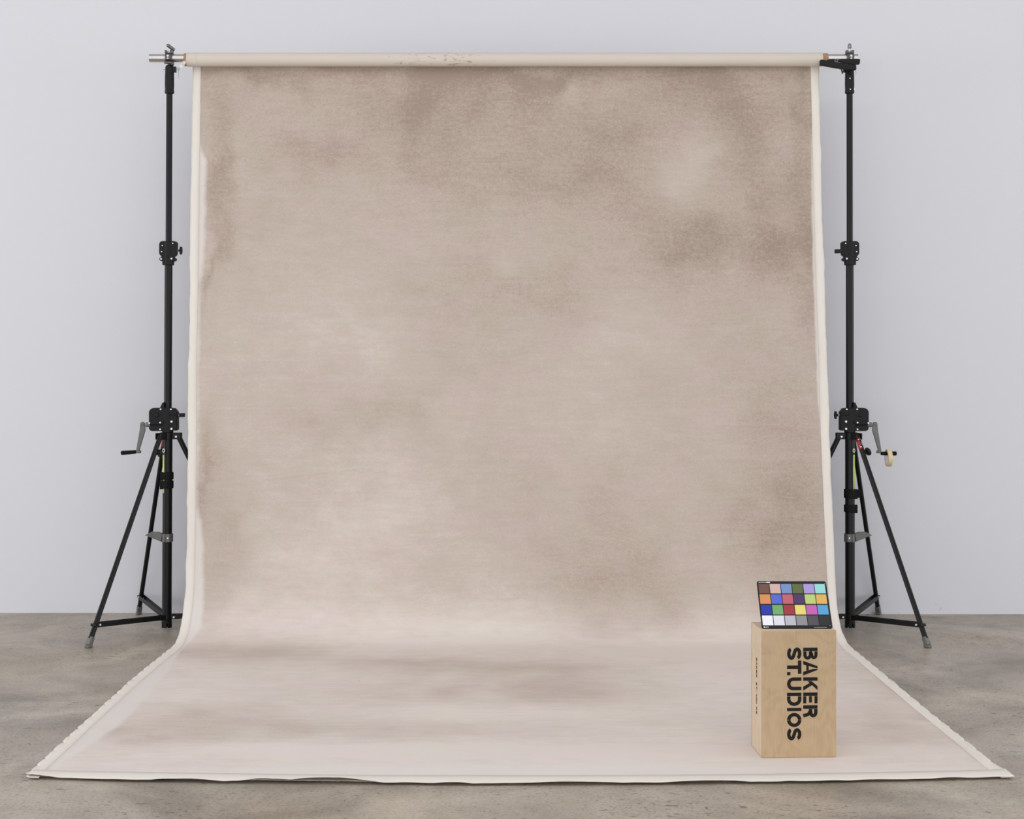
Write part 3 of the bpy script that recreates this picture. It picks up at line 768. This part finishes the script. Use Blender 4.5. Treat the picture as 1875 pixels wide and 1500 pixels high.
# ------------------------------------------------------------------ black spring clamp on the right end of the roll
g = thing('spring_clamp', (1.882, BAR_Y-.055, 3.285), 'large black plastic spring clamp gripping the right end of the canvas roll', 'clamp')
def P2(px, py):    # helper plan coordinates in millimetres of the clamp, measured from its base
    return ((px)/1000, (py)/1000)
def lever(pts, y0, y1, name):
    b = MB(); b.prism([P2(*p) for p in pts], y0, y1); return b.build(name, black_plastic, g, .003)
lever([(-108, -14), (-106, 16), (-100, 19), (-60, 12), (0, 2), (92, -10), (101, -13), (103, -36), (98, -41), (80, -42), (20, -34), (-40, -25), (-100, -13)], -.030, -.006, 'lower_lever')
lever([(-64, 5), (-62, 23), (-20, 24), (20, 26), (60, 28), (124, 28), (130, 24), (128, 1), (123, -4), (95, -5), (60, -2), (12, 10), (-20, 5), (-40, 2)], -.006, .014, 'upper_lever')
b = MB(); b.prism([P2(*p) for p in ((-24, 6), (-18, 24), (10, 25), (-4, 14), (2, 5))], -.014, -.0065); pl = b.build('pivot_plate', cast, g, .001)
b = MB(); b.cyl((-.010, -.012, .017), (-.010, -.018, .017), .004, seg=12); b.build('rivet', black_plastic, pl)
b = MB(); b.cyl((-.086, -.006, .004), (-.086, .010, .004), .012, seg=16); b.build('jaw_pad', rubber, g)

# ------------------------------------------------------------------ tape on the right crank handle
tx = 1.966+.219
g = thing('masking_tape_roll', (tx, BAR_Y-.021, 1.0421-.038), 'roll of cream masking tape hanging on the right stand\'s crank handle', 'tape')
b = MB(); b.lathe((-.012, 0, 0), (1, 0, 0), [(0, .0405), (0, .050), (.024, .050), (.024, .0405)], 48, closed=True); b.build('tape_winding', masking, g)
b = MB(); b.lathe((-.0125, 0, 0), (1, 0, 0), [(0, .038), (0, .0407), (.025, .0407), (.025, .038)], 48, closed=True); b.build('tape_core', tape_core, g)

# ------------------------------------------------------------------ wooden box with lettering
BW, BD, BH = .2965, .203, .499
g = thing('apple_box', (.9826, 5.883, .0096), 'tall birch plywood box standing on the canvas, black stencilled lettering', 'wooden box')
g.rotation_euler = (0, 0, math.radians(2.7))
T = .012
b = MB(); b.box((BW/2, T/2, BH/2), (BW, T, BH)); b.build('front_panel', ply_face, g, .0015)
b = MB(); b.box((BW/2, BD-T/2, BH/2), (BW, T, BH)); b.build('back_panel', ply_face, g, .0015)
for x in (T/2, BW-T/2):
    b = MB(); b.box((x, BD/2, BH/2), (T, BD-2*T, BH-.0006)); b.build('side_panel', ply_side, g, .0012)
b = MB(); b.box((BW/2, BD/2, BH-.010), (BW-2*T, BD-2*T, .018)); b.build('end_panel', ply_side, g, .001)
b = MB(); b.box((BW/2, BD/2, .010), (BW-2*T, BD-2*T, .018)); b.build('end_panel', ply_side, g, .001)

def strip(pts, t):
    """thick centreline -> quads"""
    quads = []; n = len(pts); offs = []
    for i, p in enumerate(pts):
        a = pts[max(i-1, 0)]; c = pts[min(i+1, n-1)]
        dx, dy = c[0]-a[0], c[1]-a[1]; l = math.hypot(dx, dy) or 1
        offs.append((-dy/l*t/2, dx/l*t/2))
    for i in range(n-1):
        p, q = pts[i], pts[i+1]; o1, o2 = offs[i], offs[i+1]
        quads.append([(p[0]-o1[0], p[1]-o1[1]), (q[0]-o2[0], q[1]-o2[1]), (q[0]+o2[0], q[1]+o2[1]), (p[0]+o1[0], p[1]+o1[1])])
    return quads
def el(cx, cy, rx, ry, a0, a1, n=16):
    return [(cx+rx*math.cos(math.radians(a0+(a1-a0)*i/n)), cy+ry*math.sin(math.radians(a0+(a1-a0)*i/n))) for i in range(n+1)]
def rect(x0, y0, x1, y1): return [[(x0, y0), (x1, y0), (x1, y1), (x0, y1)]]
def glyph(ch, w):
    t = .24; h = t/2; gp = .018
    if ch == 'B':
        r = rect(0, 0, t, 1)
        r += strip([(t+gp, 1-h*.9), (w-.34, 1-h*.9)] + el(w-.34, .745, .34-h-.02, .255-h*.9, 90, -90, 12) + [(t+gp, .49)], t*.9)
        r += strip([(t+gp, .51)] + [(w-.33, .51)] + el(w-.34, .305, .34-h, .305-h+.01-.01, 90, -90, 14)[1:] + [(t+gp, h)], t*.92)
        return r
    if ch == 'R':
        r = rect(0, 0, t, 1)
        r += strip([(t+gp, 1-h)] + [(w-.36, 1-h)] + el(w-.36, .70, .36-h, .30-h, 90, -90, 12)[1:] + [(t+gp, .51)], t)
        r += strip([(w-.42, .47), (w-.27, .42), (w-.2, .30), (w-.12, 0)], t*.98)
        return r
    if ch == 'A':
        r = strip([(w/2-.02, .98), (h-.01, 0)], t*1.0)[:]
        r = [[(0, 0), (t*1.08, 0), (w/2+.035, 1), (w/2-t*.55, 1)]]
        r += [[(w, 0), (w-t*1.08, 0), (w/2+.055, .70), (w/2+.055, 1), (w/2+t*.55, 1)]]
        r += rect(w*.31, .215, w*.66, .385)
        return r
    if ch == 'K':
        r = rect(0, 0, t, 1)
        r += [[(t+gp, .30), (t+gp, .58), (w-.29, 1), (w-.01, 1)]]
        r += [[(t+.14, .47), (t+.30, .62), (w+.02, 0), (w-.26, 0)]]
        return r
    if ch == 'E':
        return rect(0, 0, t, 1)+rect(t+gp, 0, w, t*.88)+rect(t+gp, .41, w-.06, .41+t*.82)+rect(t+gp, 1-t*.88, w, 1)
    if ch == 'S':
        p = el(w/2, .715, w/2-h, .285-h, 15, 250, 22)+el(w/2, .285, w/2-h, .285-h, 70, -165, 22)
        # join the two bowls through a diagonal spine
        p = el(w/2, .70, w/2-h-.01, .30-h, 12, 225, 20)+[(w/2, .50)]+el(w/2, .30, w/2-h, .30-h, 45, -168, 20)
        return strip(p, t*.98)
    if ch == 'T': return rect(0, 1-t, w, 1)+rect(w/2-h, 0, w/2+h, 1-t+.001)
    if ch == '.': return rect(0, 0, w, .235)
    if ch == 'U': return strip([(h, 1), (h, .42)]+el(w/2, .42, w/2-h, .42-h, 180, 360, 18)[1:]+[(w-h, 1)], t)
    if ch == 'D': return rect(0, 0, t, 1)+strip([(t+gp, 1-h), (w-.42, 1-h)]+el(w-.46, .5, .46-h, .5-h, 90, -90, 20)[1:]+[(t+gp, h)], t)
    if ch == 'I': return rect(0, 0, w, 1)
    if ch == 'O': return strip(el(w/2, .5, w/2-h, .5-h, 88.6, -88.6, 24), t)+strip(el(w/2, .5, w/2-h, .5-h, 91.4, 268.6, 24), t)
def letter_mesh(items, place, name, parent, mat, th):
    """place(a, b, depth) -> local point; a along reading direction, b up the letters"""
    for ch, a0, a1, h in items:
        b = MB()
        for qd in glyph(ch, (a1-a0)/h):
            A = [b.bm.verts.new(place(a0+x*h, y*h, 0)) for x, y in qd]; C = [b.bm.verts.new(place(a0+x*h, y*h, th)) for x, y in qd]
            n = len(qd); b.bm.faces.new(A); b.bm.faces.new(C[::-1])
            for i in range(n): b.bm.faces.new((A[i], C[i], C[(i+1) % n], A[(i+1) % n]))
        b.build(name, mat, parent)
k = 1/(5.555*465.6)     # crop pixel -> metre on the box front
hL = 147*k
z_top = BH
def line(chars, spans): return [(c, (a-32)*k, (e-32)*k, hL) for c, (a, e) in zip(chars, spans)]
l1 = line('BAKER', [(205, 328), (338, 488), (507, 640), (662, 773), (792, 916)])
l2 = line('ST.UDIOS', [(200, 328), (335, 470), (452, 485), (507, 638), (662, 797), (817, 850), (868, 1012), (1022, 1148)])
xb = (677-252)*k; xs = (511-252)*k
letter_mesh(l1, lambda a, b_, d: (xb+b_, -.0002-d, z_top-a), 'letter', g, ink, .0004)
letter_mesh(l2, lambda a, b_, d: (xs+b_, -.0002-d, z_top-a), 'letter', g, ink, .0004)
# the same words again in one small line down the left side
adv = .0178; z0 = BH-.124; its = []
for i, ch in enumerate('BAKER ST.UDIOS'):
    if ch != ' ': its.append((ch, i*.0163, i*.0163+(.004 if ch in '.I' else .0135), .0165))
letter_mesh(its, lambda a, b_, d: (-.0002-d, .094-b_+.01, z0-a), 'small_letter', g, ink, .0004)

# ------------------------------------------------------------------ colour chart
CW, CH = .281, .212
g = thing('color_chart', (.9915, 5.935, .0096+BH+.0008), 'tilted black colour test chart with 24 coloured squares, standing on the wooden box', 'colour chart')
g.rotation_euler = (math.radians(-37.5), 0, 0)
def rrect(w, h, r, n=5): return (arc(w-r, h-r, r, 0, 90, n)+arc(r, h-r, r, 90, 180, n)+arc(r, r, r, 180, 270, n)+arc(w-r, r, r, 270, 360, n))
b = MB(); b.prism(rrect(CW, CH, .008), 0, .003); b.build('chart_board', simple('chart_black', (31, 31, 34), 0.65, 0, 0.05, 40, 0, 0.25), g)
cols = [[(110, 80, 70), (205, 173, 165), (117, 141, 190), (93, 104, 62), (166, 149, 208), (147, 212, 208)],
        [(212, 140, 86), (86, 103, 202), (187, 98, 110), (78, 57, 102), (181, 203, 116), (216, 174, 93)],
        [(42, 58, 162), (112, 167, 108), (157, 57, 66), (224, 210, 117), (193, 97, 173), (90, 157, 207)],
        [(234, 234, 242), (216, 217, 227), (182, 183, 190), (139, 139, 143), (81, 79, 83), (45, 46, 48)]]
names = [['brown', 'light_skin', 'sky_blue', 'olive', 'lavender', 'aqua'], ['orange', 'purplish_blue', 'rose', 'plum', 'lime', 'amber'],
         ['deep_blue', 'green', 'red', 'yellow', 'magenta', 'cyan'], ['white', 'pale_grey', 'light_grey', 'mid_grey', 'dark_grey', 'black']]
for r in range(4):
    for c in range(6):
        x0 = CW*(.020+.161*c); z1 = CH*(1-.058-.2245*r)
        b = MB(); b.prism([(x0, z1-CH*.202), (x0+CW*.150, z1-CH*.202), (x0+CW*.150, z1), (x0, z1)], -.0005, .0004)
        cc = tuple(min(255, v*CHK) for v in cols[r][c]) if False else cols[r][c]
        o = b.build('color_square', simple('chart_'+names[r][c], cc, 0.65, 0, 0.0, 40, 0, 0.3), g, label=names[r][c].replace('_', ' ')+' square')
# small printed marks
b = MB()
z = CH*.973
for i in range(9): b.box((CW*.035+i*.0034, -.0006, z), (.0022, .0004, .0028))
b.box((CW*.165, -.0006, z), (.015, .0004, .005)); b.build('chart_print', whitelab, g)
b = MB(); b.cyl((.010, -.0002, CH*.027), (.010, -.0008, CH*.027), .0028, seg=16); b.build('chart_logo', whitelab, g)
b = MB()
for i in range(4): b.box((.0155+i*.0034, -.0006, CH*.027), (.0024, .0004, .003))
b.build('chart_print', whitelab, g); b = MB()
for i in range(15): b.box((CW*.745+i*.0034, -.0006, CH*.022), (.0026, .0004, .0012))
b.build('chart_print', whitelab, g)
for px, pz in ((.0085, CH*.965), (CW-.005, CH*.955), (CW-.009, CH*.06)):
    b = MB(); b.cyl((px, -.0002, pz), (px, -.0007, pz), .0012, seg=8); b.build('chart_print', whitelab, g)
# folding strut behind the board
R37 = math.radians(37.5)
b = MB()
a0 = Vector((CW/2, .003, CH*.80))
# in the tilted frame the box top is the plane through the lower edge: find the strut foot on it
world_dir = Vector((0, .02, -1)).normalized()
inv = Matrix.Rotation(R37, 3, 'X')
dl = inv @ world_dir
wz = (Matrix.Rotation(-R37, 3, 'X') @ a0).z
a1 = a0+dl*(wz/abs(world_dir.z))
b.bar(a0, a1, .05, .003, (1, 0, 0)); b.build('chart_strut', simple('strut_black', (30, 30, 32), 0.6, 0, 0.05, 40), g)

# ------------------------------------------------------------------ light
def area(name, loc, target, sx, sy, power, col=(1, 1, 1)):
    l = bpy.data.lights.new(name, 'AREA'); l.shape = 'RECTANGLE'; l.size = sx; l.size_y = sy; l.energy = power; l.color = col
    o = bpy.data.objects.new(name, l); COL.objects.link(o); o.location = loc
    o.rotation_euler = (Vector(target)-Vector(loc)).to_track_quat('-Z', 'Y').to_euler(); return o
area('ceiling_strip', (-0.3, 2.2, 5.5), (0, 8.6, 1.8), 10.0, 0.6, KEY, (.97, .98, 1))
area('window_left', (-11.5, 4.6, 2.0), (0, 7.4, 0.6), 4.5, 2.6, WIN, (.95, .97, 1))
area('fill_right', (11.5, 4.6, 2.0), (0, 7.4, 0.6), 4.5, 2.6, WIN*0.75, (.95, .97, 1))  # added fill light, lifts the low right wall and the shadow beside the canvas
area('fill_behind', (0.6, -5.5, 1.1), (0.2, 9, 0.7), 14.0, 1.6, FRONT, (.97, .98, 1))  # unseen low fill added behind the camera to even out the wall
area('fill_overhead', (-0.5, 4.6, 5.7), (-0.5, 4.6, 0), 9.0, 4.5, TOP_FILL, (.93, .965, 1))  # invented overhead fill, brightens the canvas lying on the floor
w = bpy.data.worlds.new('studio_daylight'); scene.world = w; w.use_nodes = True
bg = w.node_tree.nodes['Background']; bg.inputs['Color'].default_value = (0.955, 0.97, 1.0, 1); bg.inputs['Strength'].default_value = AMB

scene.view_settings.view_transform = 'Standard'; scene.view_settings.look = 'None'
scene.view_settings.gamma = 1.0; scene.view_settings.use_curve_mapping = False
scene.view_settings.exposure = 0.05
